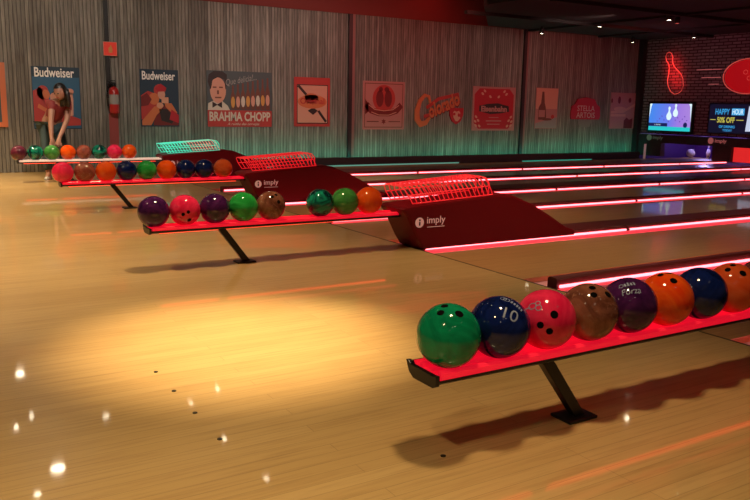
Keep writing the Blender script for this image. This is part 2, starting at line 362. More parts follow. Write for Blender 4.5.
# ------------------------------------------------------------------ ball return machines
def make_return(label, y, style='red'):
    t = thing('ball_return', label, 'ball return', (0, y, 0))
    xt0, xt1 = 1.43, 3.46
    panel = M_TRAYW if style == 'teal' else M_TRAY
    # black channel
    bm = BMN()
    prof = [(-.066,.277),(-.05,.266),(.06,.266),(.088,.282),(.104,.308),(.098,.310),(.082,.288),(.066,.281),(-.060,.281),(-.066,.286)]
    prism(bm, prof, xt0, xt1, 'x'); obj('tray_channel', bm, M_BLACK, t)
    # lit strips between the two ridges the balls sit on
    for prof in ([(-.064,.2865),(-.064,.305),(-.058,.3125),(-.047,.3128),(-.041,.298),(-.026,.296),(-.026,.2825),(-.058,.2825)],
                 [(-.002,.2825),(-.002,.296),(.041,.298),(.047,.3128),(.058,.3128),(.058,.2825)],
                 [(.066,.2825),(.066,.294),(.080,.298),(.090,.309),(.0955,.309),(.081,.2895)]):
        bm = BMN(); prism(bm, prof, xt0+.01, xt1-.02, 'x'); obj('lit_tray_strip', bm, panel, t)['label'] = 'glowing strip of the tray'
    # black end lip
    bm = BMN()
    prof = [(-.070,.270),(-.05,.260),(.06,.260),(.088,.277),(.106,.314),(.095,.316),(.078,.305),(-.05,.303),(-.070,.305)]
    prism(bm, prof, xt0-.016, xt0, 'x'); obj('end_lip', bm, M_BLACK, t, bevel=.003)
    # light under the tray
    bm = BMN(); box(bm, 1.5, xt1-.1, -.012, .014, .257, .2665); obj('under_light', bm, M_UNDER, t)
    # slanted leg and foot plate
    bm = BMN(); pts = [(1.915,.27),(1.972,.27),(2.165,.012),(2.112,.012)]
    prism(bm, pts, -.019, .021, 'y'); obj('leg', bm, M_BLACK, t, bevel=.004)
    bm = BMN(); box(bm, 2.055, 2.20, -.05, .056, 0, .012); obj('foot_plate', bm, M_BLACK, t, bevel=.004)
    # hood
    bm = BMN()
    prof = [(3.615,0),(3.56,.08),(3.455,.28),(3.40,.345),(3.44,.362),(3.9,.395),(4.30,.425),(4.42,.43),(4.55,.415),(4.8,.32),(5.05,.19),(5.22,.09),(5.34,.055),(5.34,0)]
    prism(bm, prof, -.185, .185, 'y'); obj('hood', bm, M_HOOD, t, bevel=.022)
    # printed logo on the near face
    bm = BMN(); flat(bm, ell(3.565,.232,.042,.042,24), -.1855, 0)
    flat(bm, rect(3.558,3.572,.208,.238), -.1871, 1); flat(bm, ell(3.565,.252,.0085,.0085,10), -.1871, 1)
    obj('logo_disc', bm, [M_LOGO, M_LOGOD], t)
    bm = BMN(); put_text(bm, text_mesh('imply', .185, .075, bold=.01), 3.73, .240, -.187)
    flat(bm, rect(3.64,3.815,.188,.193), -.1855)
    obj('logo_lettering', bm, M_LOGO, t)
    # wire cage: hoops and rails
    k = thing('cage', '', ''); del k['label']; del k['category']; k.parent = t
    bmh = BMN(); n = 19
    X0, X1 = 3.43, 4.26
    ga = 9 if style == 'teal' else 0
    def top_at(x): return .525+.055*(x-X0)/(X1-X0)
    def low_at(x): return .385+.045*max(0,(x-3.4))/.9
    for i in range(n):
        x = X0+(X1-X0)*i/(n-1); zt, zl = top_at(x), low_at(x)
        pts = [(x+.075,-.165,zl),(x+.03,-.172,zl+(zt-zl)*.5),(x,-.150,zt-.02),(x-.012,-.11,zt),(x-.012,.11,zt),(x,.150,zt-.02),(x+.03,.172,zl+(zt-zl)*.5),(x+.075,.165,zl)]
        bm2 = BMN(); tube(bm2, pts, .0045, 6); 
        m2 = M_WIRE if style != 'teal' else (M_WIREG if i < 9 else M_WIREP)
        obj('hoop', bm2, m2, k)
    bm2 = BMN(); bm3 = BMN()
    for yy, dz, dx in ((-.165,0,.075),(-.172,.5,.03),(-.11,1,-.012),(-.04,1,-.012),(.04,1,-.012),(.11,1,-.012),(.172,.5,.03),(.165,0,.075)):
        P = [(X0+(X1-X0)*i/10+dx, yy, low_at(X0+(X1-X0)*i/10)+(top_at(X0+(X1-X0)*i/10)-low_at(X0+(X1-X0)*i/10))*dz) for i in range(11)]
        if yy in (-.165,.165): P = [p for p in P if p[0] > 3.38]
        tube(bm2, P, .005, 6)
    # rounded nose at the lane end
    zt = top_at(X1)
    for yy in (-.09, 0, .09):
        tube(bm2, [(X1-.012,yy,zt),(X1+.05,yy,zt-.015),(X1+.09,yy,zt-.06),(X1+.09,yy,low_at(X1)-.005)], .006, 6)
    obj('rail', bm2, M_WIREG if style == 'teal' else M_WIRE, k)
    if style == 'teal': bm3.free()
    else: bm3.free()
    return t
RY = [1.98, 5.30, 8.62, 11.95]
make_return('nearest black ball return whose red tray holds the largest balls', RY[0])
make_return('second nearest ball return with a red lit cage and clear logo hood', RY[1])
make_return('third ball return with a red lit cage, partly behind the second rack', RY[2])
make_return('farthest ball return with a teal lit cage and pale tray, by the poster wall', RY[3], 'teal')

# ------------------------------------------------------------------ balls
R = .1085; ZB = .4105
def sphere_mesh(seg=56, rings=32):
    bm = BMN(); bmesh.ops.create_uvsphere(bm, u_segments=seg, v_segments=rings, radius=R)
    for f in bm.faces: f.smooth = True
    return bm
def hole_bm(cx, cy, r):
    """small cap lying on the ball near its +Z pole"""
    bm = BMN(); rr = R+.0005; rings = []
    c = Vector((cx, cy, math.sqrt(R*R-cx*cx-cy*cy))).normalized(); u, w = frame_of(c)
    cv = bm.verts.new(c*rr); ring = []
    for q in range(16):
        a = 2*PI*q/16; p = (c*R+r*(math.cos(a)*u+math.sin(a)*w)).normalized()*rr
        ring.append(bm.verts.new(p))
    for q in range(16): bm.faces.new((cv, ring[q], ring[(q+1)%16]))
    return bm
PROTO = {}
def proto(kind):
    if kind not in PROTO:
        o = obj('bowling_ball', sphere_mesh(), BM[kind]); 
        for (x, y, r) in ((-.019,.012,.0125),(.019,.012,.0125),(0,-.045,.0145)):
            obj('finger_hole', hole_bm(x, y, r), M_HOLE, o)
        PROTO[kind] = [o, False]
    return PROTO[kind]
def place_ball(kind, x, y, label, group, hole=None, spin=0, z=ZB):
    p = proto(kind)
    if not p[1]: o = p[0]; p[1] = True
    else: o = copy_tree(p[0])
    o.location = (x, y, z)
    pos = Vector((x, y, z)); tw = (CAM-pos).normalized()
    if hole is None: hole = (random.uniform(-.9,.9), random.uniform(-.5,.5), -1)
    rt = tw.cross(Vector((0,0,1))).normalized()*-1; up = rt.cross(tw)*1
    if up.z < 0: up = -up
    hx, hy = hole[0], hole[1]; q = max(0, 1-hx*hx-hy*hy); sg = hole[2] if len(hole) > 2 else 1
    d = (rt*hx + up*hy + tw*math.sqrt(q)*sg).normalized()
    o.rotation_mode = 'QUATERNION'
    o.rotation_quaternion = d.to_track_quat('Z', 'Y') @ Quaternion((0,0,1), spin)
    tag(o, label, 'ball', group)
    return o
G1, G2, G3, G4 = 'balls on the nearest rack', 'balls on the second rack', 'balls on the third rack', 'balls on the farthest rack'
S = .2185
n1 = [('green', 'deep green ball at the left end of the nearest rack', (-.1,.78), 1.5),
 ('navy', 'navy ball with a pale number ten, second on the nearest rack', (-.3,.4,-1), 0),
 ('pink', 'bright pink ball third on the nearest rack, two finger holes facing out', (.05,-.2), 2.6),
 ('brown', 'speckled brown ball fourth on the nearest rack', (.2,.72), 1.4),
 ('purple', 'dark purple ball with silver print, fifth on the nearest rack', (.3,.3,-1), 0),
 ('orange', 'orange ball sixth on the nearest rack, right of the dark purple one', (-.05,.9), .9),
 ('navy', 'plain navy ball between two orange balls on the nearest rack', (-.5,.1,-1), 0),
 ('amber', 'amber ball at the right edge of the photo on the nearest rack', (-.05,.78), 1.2),
 ('wine', 'sliver of a dark red ball behind the amber ball at the photo edge', (.2,.5,-1), 0)]
first = []
for i, (k, l, h, sp) in enumerate(n1):
    first.append(place_ball(k, 1.51+S*i, RY[0], l, G1, h, sp))
n2 = [(1.466,'purple','large dark purple ball at the left end of the second rack',None), (1.685,'pink','pink ball second from the left on the second rack',(.1,-.3)),
 (1.903,'purple','dark purple ball between pink and green on the second rack',None), (2.122,'emerald','bright green ball between purple and brown on the second rack',None),
 (2.340,'brown','speckled brown ball with finger holes showing on the second rack',(.3,.6)), (2.753,'teal','dark teal marbled ball just right of the gap on the second rack',None),
 (2.973,'moss','soft green ball between teal and orange on the second rack',None), (3.193,'orange','orange ball beside the hood on the second rack',None)]
for x, k, l, h in n2: place_ball(k, x, RY[1], l, G2, h, random.uniform(0,6))
n3 = [(1.45,'pink','pink ball at the left end of the third rack'), (1.669,'rust','brown marbled ball second on the third rack'), (1.887,'orange','orange ball between brown and navy on the third rack'),
 (2.106,'navy','navy ball left of the green one on the third rack'), (2.324,'emerald','green ball on the third rack'), (2.543,'orange','orange ball between green and navy on the third rack'),
 (2.761,'navy','navy ball right of orange in the pair on the third rack'), (2.98,'navy','second navy ball of the pair on the third rack, beside the gap'), (3.205,'amber','amber ball alone at the hood end of the third rack')]
for x, k, l in n3: place_ball(k, x, RY[2], l, G3, None, random.uniform(0,6))
n4 = [(1.442,'plum','plum ball at the left end of the farthest rack'), (1.66,'teal','teal ball beside the plum one on the farthest rack'), (1.879,'moss','green ball under the hands of the leaning person'),
 (2.097,'orange','orange ball right of the leaning person on the farthest rack'), (2.316,'rust','brown ball between orange and teal on the farthest rack'), (2.534,'teal','teal ball between brown and pink on the farthest rack'),
 (2.753,'pink','pink ball near the right end of the farthest rack'), (2.971,'orange','orange ball at the right end of the farthest rack')]
for x, k, l in n4: place_ball(k, x, RY[3], l, G4, None, random.uniform(0,6))

# silver print on two balls: shapes wrapped on the sphere
def ball_print(ball, shapes, dirp, name='printed_mark', ang=0):
    """shapes: (verts2d, faces) in metres on a tangent plane at dirp (view-aligned offsets)"""
    pos = ball.location; tw = (CAM-pos).normalized(); rt = tw.cross(Vector((0,0,1))).normalized()*-1
    up = rt.cross(tw)
    if up.z < 0: up = -up
    d = (rt*dirp[0]+up*dirp[1]+tw*math.sqrt(max(0,1-dirp[0]**2-dirp[1]**2))).normalized()
    u = (rt - d*rt.dot(d)).normalized(); w = d.cross(u)
    if w.dot(up) < 0: w = -w
    c, s = math.cos(ang), math.sin(ang); u, w = u*c+w*s, w*c-u*s
    inv = ball.rotation_quaternion.inverted()
    bm = BMN()
    for V, F in shapes:
        vs = [bm.verts.new(inv @ ((d*R+u*a+w*b2).normalized()*(R+.0006))) for a, b2 in V]
        for f in F:
            try: bm.faces.new([vs[i] for i in f])
            except ValueError: pass
    bmesh.ops.triangulate(bm, faces=bm.faces[:])
    for _ in range(2): bmesh.ops.subdivide_edges(bm, edges=[e for e in bm.edges if e.calc_length() > .006], cuts=1, use_grid_fill=False)
    bmesh.ops.triangulate(bm, faces=bm.faces[:])
    for v_ in bm.verts: v_.co = v_.co.normalized()*(R+.0007)
    return obj(name, bm, M_PRINT, ball)
def ring2(cx, cz, r, w, n=20, sx=1):
    V = []; F = []
    for i in range(n):
        a = 2*PI*i/n
        V += [(cx+sx*r*math.cos(a), cz+r*math.sin(a)), (cx+sx*(r-w)*math.cos(a), cz+(r-w)*math.sin(a))]
        j = (i+1) % n; F.append((2*i, 2*i+1, 2*j+1, 2*j))
    return V, F
def off(tm, x, z): return [(a+x, b2+z) for a, b2 in tm[0]], tm[1]
ball_print(first[1], [off(text_mesh('10', .052, .044), .0, -.006)], (.36,.45), 'number', -.2)
ball_print(first[1], [ring2(-.03,.0,.012,.003), ring2(-.018,.0,.012,.003)]+[(rect(-.002+.011*i,.005+.011*i,-.007,.008),[(0,1,2,3)]) for i in range(5)], (.34,.80), 'emblem', -.35)
ball_print(first[4], [ring2(-.025,.026,.010,.003)]+[(rect(-.013+.012*i,-.006+.012*i,.018,.034+.004*(i%2)),[(0,1,2,3)]) for i in range(4)]+
    [off(text_mesh('Forza', .075, .026, shear=.2), .005, -.008)], (-.02,.55), 'emblem', .35)
ball_print(first[2], [ring2(-.022,.012,.013,.003,sx=1.3), ring2(.0,.0,.012,.003), ring2(.0,.018,.010,.003)]+[(rect(-.062,-.03,.008,.012),[(0,1,2,3)])], (-.25,.35), 'emblem', .2)

# approach dots let into the floor
for (x, y) in ((.88,3.229),(.88,2.969),(.88,2.708),(.88,2.441),(1.486,1.952)):
    bm = BMN(); bmesh.ops.create_cone(bm, cap_ends=True, segments=18, radius1=.0095, radius2=.0095, depth=.002)
    o = obj('approach_dot', bm, M_DOT, loc=(x, y, .001))
    if x > 1: tag(o, 'small dark dot in the floor under the nearest rack', 'floor dot')
    else: tag(o, 'small dark dot in the row on the wooden floor left of the nearest rack', 'floor dot', 'row of dots on the approach')

# ------------------------------------------------------------------ posters and signs on the boarded wall
def PM(name, c, rough=.55): return mat('print_'+name, c, rough)
P = dict(bright=PM('bright',(.8,.77,.72)), navy=PM('navy',(.012,.035,.06)), blue=PM('blue',(.02,.10,.19)), red=PM('red',(.42,.035,.03)), orange=PM('orange',(.55,.14,.05)), skin=PM('skin',(.60,.27,.17)),
 dark=PM('dark',(.025,.014,.014)), cream=PM('cream',(.55,.47,.38)), white=PM('white',(.62,.60,.58)), slate=PM('slate',(.06,.075,.08)), salmon=PM('salmon',(.58,.27,.19)),
 crimson=PM('crimson',(.42,.01,.02)), grey=PM('grey',(.27,.25,.23)), rose=PM('rose',(.42,.17,.15)), brown=PM('brown',(.15,.045,.03)), amber=PM('amber',(.55,.26,.06)), olive=PM('olive',(.2,.19,.15)),
 glass=PM('glass',(.25,.09,.05)), maroon=PM('maroon',(.16,.012,.012)))
def poster(name, label, x0, x1, z0, z1, base, cat='poster', th=.012, frame=None, outline=None):
    t = thing(name, label, cat, ((x0+x1)/2, YW-.001, z0))
    w, h = (x1-x0)/2, z1-z0
    bm = BMN()
    if outline: prism(bm, outline, 0, -th, 'y')
    else: box(bm, -w, w, -th, 0, 0, h)
    obj('board', bm, P[base], t)
    t['_w'] = w; t['_h'] = h
    return t, w, h
def layer(t, name, polys, m, lvl=1, th=.012, split=False):
    if split:
        for p in polys: layer(t, name, [p], m, lvl, th)
        return
    bm = BMN()
    for p in polys: flat(bm, p, -th-.0012*(lvl-1), 0, .0012+.0004*lvl)
    return obj(name, bm, P[m] if isinstance(m, str) else m, t)
def words(t, name, items, m, lvl=4, th=.012):
    bm = BMN()
    for tm, x, z, a in items: put_text(bm, tm, x, z, -th-.0012*lvl-.0012, a)
    return obj(name, bm, P[m] if isinstance(m, str) else m, t)

# framed picture cut by the left edge
t, w, h = poster('framed_picture', 'orange framed picture cut off by the left edge of the photo', .80, 1.51, .72, 1.71, 'slate', 'picture')
bm = BMN()
for q in (rect(-w,w,0,.075), rect(-w,w,h-.075,h), rect(-w,-w+.08,.075,h-.075), rect(w-.08,w,.075,h-.075)): prism(bm, q, -.012, -.035, 'y')
obj('frame', bm, P['orange'], t)
layer(t, 'picture', [ell(0,.5,.2,.3,20)], 'grey', 1)

# beer poster with two people and a raised arm
t, w, h = poster('beer_poster', 'dark blue beer poster with a dark haired drinker and raised arm, left of extinguisher', 1.89, 2.62, .69, 1.675, 'navy')
layer(t, 'sky_panel', [rect(-w+.01,w-.01,.015,h-.16)], 'blue', 1)
layer(t, 'man_figure', [[(-w+.01,.10),(-w+.01,.60),(-.25,.66),(-.16,.58),(-.10,.42),(-.13,.16),(-.2,.08)], ell(-.21,.58,.09,.11,18)], 'red', 2)
layer(t, 'man_face', [ell(-.16,.55,.055,.075,16,.2), [(-.30,.34),(-.13,.24),(-.11,.29),(-.28,.40)]], 'orange', 3)
layer(t, 'woman_hair', [[(-.09,.56),(-.02,.63),(.07,.62),(.12,.50),(.14,.30),(.10,.17),(.02,.18),(-.01,.30),(.0,.45)]], 'dark', 3)
layer(t, 'woman_face', [ell(-.045,.50,.058,.078,18,.15), [(-.04,.42),(.0,.40),(.02,.28),(-.06,.28)]], 'skin', 4)
layer(t, 'woman_body', [[(-.08,.30),(.05,.30),(.18,.22),(w-.015,.16),(w-.015,.06),(.12,.05),(-.05,.12)]], 'red', 4)
layer(t, 'raised_arm', [[(.16,.20),(.24,.22),(.25,.46),(.24,.58),(.17,.58),(.15,.44)], ell(.205,.60,.055,.05,16)], 'salmon', 5)
words(t, 'lettering', [(text_mesh('Budweiser', .60, .15, bold=.02), -.02, h-.09, 0)], 'bright', 5)

# second beer poster
t, w, h = poster('beer_poster', 'dark blue beer poster with two red figures drinking, right of the extinguisher', 3.59, 4.255, .735, 1.70, 'navy')
layer(t, 'far_man', [[(-w+.01,.12),(-w+.01,.52),(-.20,.60),(-.08,.56),(-.02,.40),(-.10,.12)], ell(.0,.62,.10,.10,18)], 'red', 1)
layer(t, 'near_man', [[(-.10,.16),(.02,.36),(.16,.38),(.28,.26),(w-.01,.02),(-.12,.02)]], 'maroon', 2)
layer(t, 'raised_arms', [[(-w+.02,.02),(-w+.02,.1),(-.10,.34),(.02,.36),(.03,.28),(-.06,.20),(-.16,.02)], ell(-.10,.47,.09,.10,18), [(.08,.40),(.2,.40),(.3,.24),(.26,.18),(.1,.33)]], 'orange', 3)
layer(t, 'mug_and_hand', [ell(.0,.36,.06,.05,14), rect(.03,.15,.40,.50)], 'skin', 4)
layer(t, 'lapel', [[(-.02,.30),(.12,.30),(.26,.14),(.20,.05),(.02,.10)]], 'dark', 3)
layer(t, 'sleeve', [[(.20,.30),(w-.01,.20),(w-.01,.06),(.16,.12)]], 'crimson', 4)
layer(t, 'shoulder', [[(-w+.01,.34),(-w+.01,.50),(-.22,.57),(-.14,.46),(-.20,.36)]], 'maroon', 4)
layer(t, 'second_face', [ell(.03,.545,.065,.08,16)], 'salmon', 3)
layer(t, 'hat', [[(-.08,.64),(.02,.73),(.12,.66),(.10,.60),(-.04,.59)]], 'crimson', 4)
words(t, 'lettering', [(text_mesh('Budweiser', .57, .145, bold=.02), -.01, h-.105, 0)], 'bright', 5)

# wide beer advert with a man in bow tie, bottles and a red band
t, w, h = poster('beer_advert', 'wide poster of a man in a bow tie, bottles and a red lettered band', 4.77, 6.02, .73, 1.725, 'slate')
layer(t, 'red_band', [rect(-w+.005,w-.005,.005,.30)], 'red', 1)
layer(t, 'suit', [[(-w+.01,.30),(-w+.02,.42),(-.48,.48),(-.34,.46),(-.24,.38),(-.20,.30)]], 'cream', 1)
layer(t, 'face', [ell(-.42,.65,.15,.225,24)], 'salmon', 2)
layer(t, 'cheek', [ell(-.36,.60,.07,.13,16)], 'skin', 3)
layer(t, 'hair', [[(-.56,.66),(-.61,.80),(-.59,.92),(-.50,.985),(-.34,.985),(-.25,.93),(-.26,.74),(-.28,.66),(-.30,.84),(-.42,.88),(-.52,.83),(-.545,.70)]], 'dark', 3)
layer(t, 'features', [rect(-.52,-.45,.69,.715), rect(-.40,-.33,.69,.715), rect(-.44,-.405,.58,.65), rect(-.48,-.36,.51,.535)], 'brown', 4, split=True)
layer(t, 'bow_tie', [[(-.53,.34),(-.53,.45),(-.44,.40),(-.35,.45),(-.35,.34),(-.44,.39)]], 'dark', 3)
for i in range(8):
    cx = -.14+i*.097; zb = .315; k_ = 1+.05*i
    layer(t, 'bottle', [[(cx-.04,zb),(cx+.04,zb),(cx+.042,zb+.24*k_),(cx+.017,zb+.32*k_),(cx+.015,zb+.43*k_),(cx-.015,zb+.43*k_),(cx-.017,zb+.32*k_),(cx-.042,zb+.24*k_)]], 'brown', 2)
    layer(t, 'bottle_label', [ell(cx, zb+.13*k_, .038, .10, 12)], ['amber','salmon','cream'][i%3], 3)
words(t, 'slogan', [(text_mesh('Que delicia!...', .60, .13, shear=.35), .02, .84, .20)], 'grey', 4)
words(t, 'lettering', [(text_mesh('BRAHMA CHOPP', 1.18, .17, bold=.03), 0, .19, 0), (text_mesh('A rainha das cervejas', .62, .06, shear=.3), .06, .05, 0)], 'cream', 4)

# bordered sign with an oval label and diagonal bottle
t, w, h = poster('beer_sign', 'red bordered pale sign with an oval label and dark diagonal stripe', 6.48, 7.245, .745, 1.67, 'red')
layer(t, 'pale_field', [rect(-w+.07,w-.06,.07,h-.15)], 'salmon', 1)
layer(t, 'border_line', [rect(-w+.055,-w+.07,.06,h-.14), rect(w-.06,w-.045,.06,h-.14), rect(-w+.055,w-.045,h-.15,h-.135), rect(-w+.055,w-.045,.055,.07)], 'dark', 2, split=True)
layer(t, 'diagonal_stripe', [band([(-.30,.77),(-.08,.55)],.05), band([(.13,.30),(.30,.09)],.05), [(-.10,.30),(.02,.36),(.12,.30),(.02,.22)]], 'dark', 2, split=True)
layer(t, 'oval_label', [ell(0,.47,.31,.13,28), ell(-.02,.53,.15,.10,20)], 'orange', 3)
words(t, 'lettering', [(text_mesh('Original', .52, .15, bold=.02), 0, .465, 0)], 'red', 5)

# square crest sign
t, w, h = poster('crest_sign', 'square copper coloured crest sign with a ribbon, right of the first wall seam', 7.99, 8.985, .69, 1.65, 'rose')
layer(t, 'border', [rect(-w+.04,w-.04,.04,.055), rect(-w+.04,w-.04,h-.055,h-.04), rect(-w+.04,-w+.055,.04,h-.04), rect(w-.055,w-.04,.04,h-.04)], 'brown', 1)
layer(t, 'disc', [ell(0,.62,.27,.27,30)], 'red', 1)
layer(t, 'crest_figures', [ell(-.10,.62,.09,.17,16), ell(.10,.62,.09,.17,16), ell(-.08,.80,.05,.05,12), ell(.06,.80,.06,.05,12)], 'maroon', 2)
layer(t, 'ribbon', [band([(-.42,.50),(-.30,.38),(-.12,.33),(.12,.33),(.30,.38),(.42,.50)],.13), [(-.44,.30),(-.44,.60),(-.38,.52),(-.36,.36)]], 'maroon', 3)
layer(t, 'ribbon_edge', [band([(-.36,.49),(-.22,.40),(0,.375),(.22,.40),(.36,.49)],.015), band([(-.30,.35),(-.12,.29),(.12,.29),(.30,.35)],.015)], 'salmon', 4, split=True)
layer(t, 'star', [[(.0+.06*math.cos(PI/2+k*PI/6)*(1 if k%2==0 else .5), .16+.06*math.sin(PI/2+k*PI/6)*(1 if k%2==0 else .5)) for k in range(12)]], 'maroon', 2)
layer(t, 'small_print', [rect(-.40,-.12,.15,.17), rect(.12,.40,.15,.17)], 'brown', 2, split=True)

# cut-out script sign with a bear shield
t = thing('script_sign', 'slanted cut-out script lettering sign in orange and red', 'sign', (9.85, YW-.001, .78))
bm = BMN()
C_ = band([(-.22,.46),(-.26,.60),(-.36,.62),(-.48,.50),(-.55,.30),(-.54,.12),(-.45,.02),(-.32,.05),(-.22,.16)], [.05,.06,.07,.09,.11,.13,.13,.1,.05])
prism(bm, C_, 0, -.03, 'y', 0)
obj('initial_letter', bm, P['orange'], t)
bm = BMN(); tm = text_mesh('olorado', .84, .30, shear=.2, bold=.03)
for dy, mi in ((-.018,1),(-.031,0)):
    put_text(bm, tm, .13+(.02 if mi else 0), .43-(.022 if mi else 0), dy, .37, mi)
obj('lettering', bm, [P['orange'], P['maroon']], t)
bm = BMN(); prism(bm, band([(-.36,.18),(.1,.30),(.56,.50),(.52,.66),(.0,.55),(-.3,.36)], .07), 0, -.014, 'y'); obj('backing', bm, P['red'], t)
t = thing('bear_shield', 'small red shield with a pale animal head under the script sign', 'emblem', (10.33, YW-.001, .80))
bm = BMN(); prism(bm, [(0,0),(.12,.07),(.18,.20),(.19,.35),(-.19,.35),(-.18,.20),(-.12,.07)], 0, -.025, 'y'); obj('shield', bm, P['crimson'], t)
layer(t, 'animal_head', [[(-.09,.26),(-.06,.29),(0,.27),(.06,.29),(.10,.25),(.08,.17),(.11,.14),(.04,.07),(-.02,.07),(-.08,.15)]], 'salmon', 1, .025)
layer(t, 'head_marks', [ell(-.06,.22,.03,.03,10), ell(.06,.20,.03,.04,10)], 'crimson', 2, .025, split=True)

# red square sign with curved corners
t, w, h = poster('red_sign', 'square crimson sign with a dark lettered band and floral corners', 10.765, 11.985, .67, 1.625, 'rose')
c = .13
layer(t, 'red_field', [[(-w+.05+c,.04),(w-.05-c,.04),(w-.05,.04+c),(w-.05,h-.04-c),(w-.05-c,h-.04),(-w+.05+c,h-.04),(-w+.05,h-.04-c),(-w+.05,.04+c)]], 'crimson', 1)
layer(t, 'dark_band', [[(-.42,.42),(-.1,.36),(.2,.38),(.44,.42),(.42,.54),(.1,.60),(-.2,.58),(-.42,.54)]], 'dark', 2)
words(t, 'lettering', [(text_mesh('Eisenbahn', .74, .13, bold=.05), 0, .475, 0)], 'rose', 4)
layer(t, 'small_print', [rect(-.14,.14,.28,.295), rect(-.22,.22,.20,.225), rect(-.18,.18,.13,.15)], 'rose', 2, split=True)
layer(t, 'flourish', [ell(sx*a, z, .04, .025, 10, .6*sx) for sx in (-1,1) for a, z in ((.50,.30),(.44,.22),(.52,.20),(.40,.10),(.50,.11),(.34,.80),(.12,.74),(.28,.86))], 'salmon', 2, split=True)

# bottle poster
t, w, h = poster('bottle_poster', 'narrow pink poster of a dark bottle leaning on pale paper', 12.61, 13.295, .72, 1.645, 'rose')
layer(t, 'upper_field', [rect(-w+.01,w-.01,.45,h-.01)], 'salmon', 1)
layer(t, 'lower_field', [[(-w+.01,.01),(w-.01,.01),(w-.01,.26),(-.05,.18),(-w+.01,.12)]], 'grey', 2)
layer(t, 'bottle', [[(-.25,.20),(-.02,.20),(.0,.26),(-.03,.48),(-.07,.58),(-.10,.84),(-.16,.84),(-.18,.58),(-.25,.48)], ell(.02,.21,.16,.03,14)], 'brown', 3)
layer(t, 'bottle_label', [rect(-.24,-.05,.26,.42)], 'rose', 4)
layer(t, 'fruit', [ell(.2,.27,.05,.05,12)], 'red', 3)

# red round sign, white letters
t = thing('red_round_sign', 'rounded red sign with two lines of pale capital letters', 'sign', (14.22, YW-.001, .76))
bm = BMN(); prism(bm, [(-.47,.18),(.47,.18),(.50,.26),(.47,.48),(.36,.54),(.28,.66),(0,.70),(-.28,.66),(-.36,.54),(-.47,.48),(-.50,.26)], 0, -.03, 'y'); obj('board', bm, P['crimson'], t)
bm = BMN(); put_text(bm, text_mesh('STELLA', .58, .13), 0, .44, -.032); put_text(bm, text_mesh('ARTOIS', .62, .13), 0, .28, -.032); obj('lettering', bm, P['cream'], t)
bm = BMN(); prism(bm, [(-.24,.17),(.24,.17),(.18,.0),(-.18,.0)], 0, -.012, 'y'); obj('lower_tab', bm, P['olive'], t)

# pink poster next to the corner
t, w, h = poster('pink_poster', 'faded pink poster with dark shapes beside the brick corner', 15.08, 16.0, .72, 1.60, 'rose')
layer(t, 'dark_shapes', [ell(-.16,.70,.05,.09,14), ell(.22,.70,.05,.06,14), ell(-.42,.68,.03,.06,10), [(.05,.01),(.05,.20),(.14,.28),(.24,.22),(.36,.26),(.36,.01)]], 'maroon', 2, split=True)
layer(t, 'pale_stripes', [band([(-.43,.40),(.0,.42),(.43,.60)],.06), rect(-.43,.1,.30,.36), ell(-.12,.48,.22,.06,16)], 'salmon', 1, split=True)

# fire extinguisher with its pipe, plate and sign
M_PIPE = mat('black_pipe', (.012,.01,.01), .5)
bm = BMN(); box(bm, 3.035, 3.10, YW-.07, YW-.006, 1.2, 2.9); struct('trim_6', bm, M_PIPE)
t = thing('extinguisher_sign', 'small square red sign with a pale flame mark above the extinguisher', 'sign', (3.11, YW-.07, 1.885))
bm = BMN(); box(bm, -.11, .11, -.012, 0, 0, .225); obj('plate', bm, mat('sign_red', (.75,.05,.03), .4, emit=(1,.06,.03), es=.06), t)
bm = BMN(); flat(bm, [(-.025,.05),(.03,.05),(.035,.11),(.01,.18),(-.01,.14),(-.03,.12)], -.012); obj('symbol', bm, P['amber'], t)
layer(t, 'white_border', [rect(-.11,.11,.0,.008), rect(-.11,.11,.217,.225), rect(-.11,-.102,.0,.225), rect(.102,.11,0,.225)], 'salmon', 1)
t = thing('fire_extinguisher', 'red fire extinguisher hanging under the square red sign', 'extinguisher', (3.135, YW-.10, .95))
M_EXT = mat('extinguisher_red', (.42,.015,.015), .3, coat=.4)
bm = BMN(); lathe(bm, [(0,0),(.075,.0),(.08,.02),(.08,.36),(.065,.41),(.03,.435),(.024,.45),(0,.45)], 20); obj('cylinder', bm, M_EXT, t)
bm = BMN(); lathe(bm, [(.0815,.15),(.0815,.31)], 20); obj('paper_label', bm, P['grey'], t)
bm = BMN(); lathe(bm, [(0,.44),(.03,.44),(.03,.49),(.0,.49)], 12); box(bm, -.09, .03, -.012, .012, .49, .51); box(bm, -.07, .03, -.01, .01, .525, .54); obj('valve_handle', bm, M_BLACK, t)
bm = BMN(); tube(bm, [(-.03,-.01,.47),(-.10,-.02,.44),(-.12,-.02,.3),(-.105,-.02,.12)], .012, 8); obj('hose', bm, M_BLACK, t)
bm = BMN(); box(bm, -.06, .06, .082, .098, .05, .5); obj('bracket', bm, M_BLACK, t)
bm = BMN(); box(bm, 3.06, 3.21, YW-.012, YW-.001, .25, .95)
tag(obj('red_marker_panel', bm, mat('marker_red', (.30,.045,.04), .6)), 'dull red painted strip below the fire extinguisher', 'marker')

# ------------------------------------------------------------------ brick wall end: neon, screens, masking
RZ = -PI/2
def on_end(name, label, cat, y, z, x=XE-.002, group=None): return thing(name, label, cat, (x, y, z), RZ, group)
M_NEON = mat('pale_red_neon', (.9,.3,.25), .4, emit=(1,.15,.12), es=.28)
M_NEONF = mat('red_glow_panel', (.5,.02,.02), .5, emit=(.8,.01,.012), es=.28)
M_NEONB = mat('red_glow_disc', (.6,.01,.02), .5, emit=(1,.006,.015), es=.22)
def outline_tube(pts, r=.013): bm = BMN(); tube(bm, [(a, -.05, b2) for a, b2 in pts], r, 8, closed=True); return bm
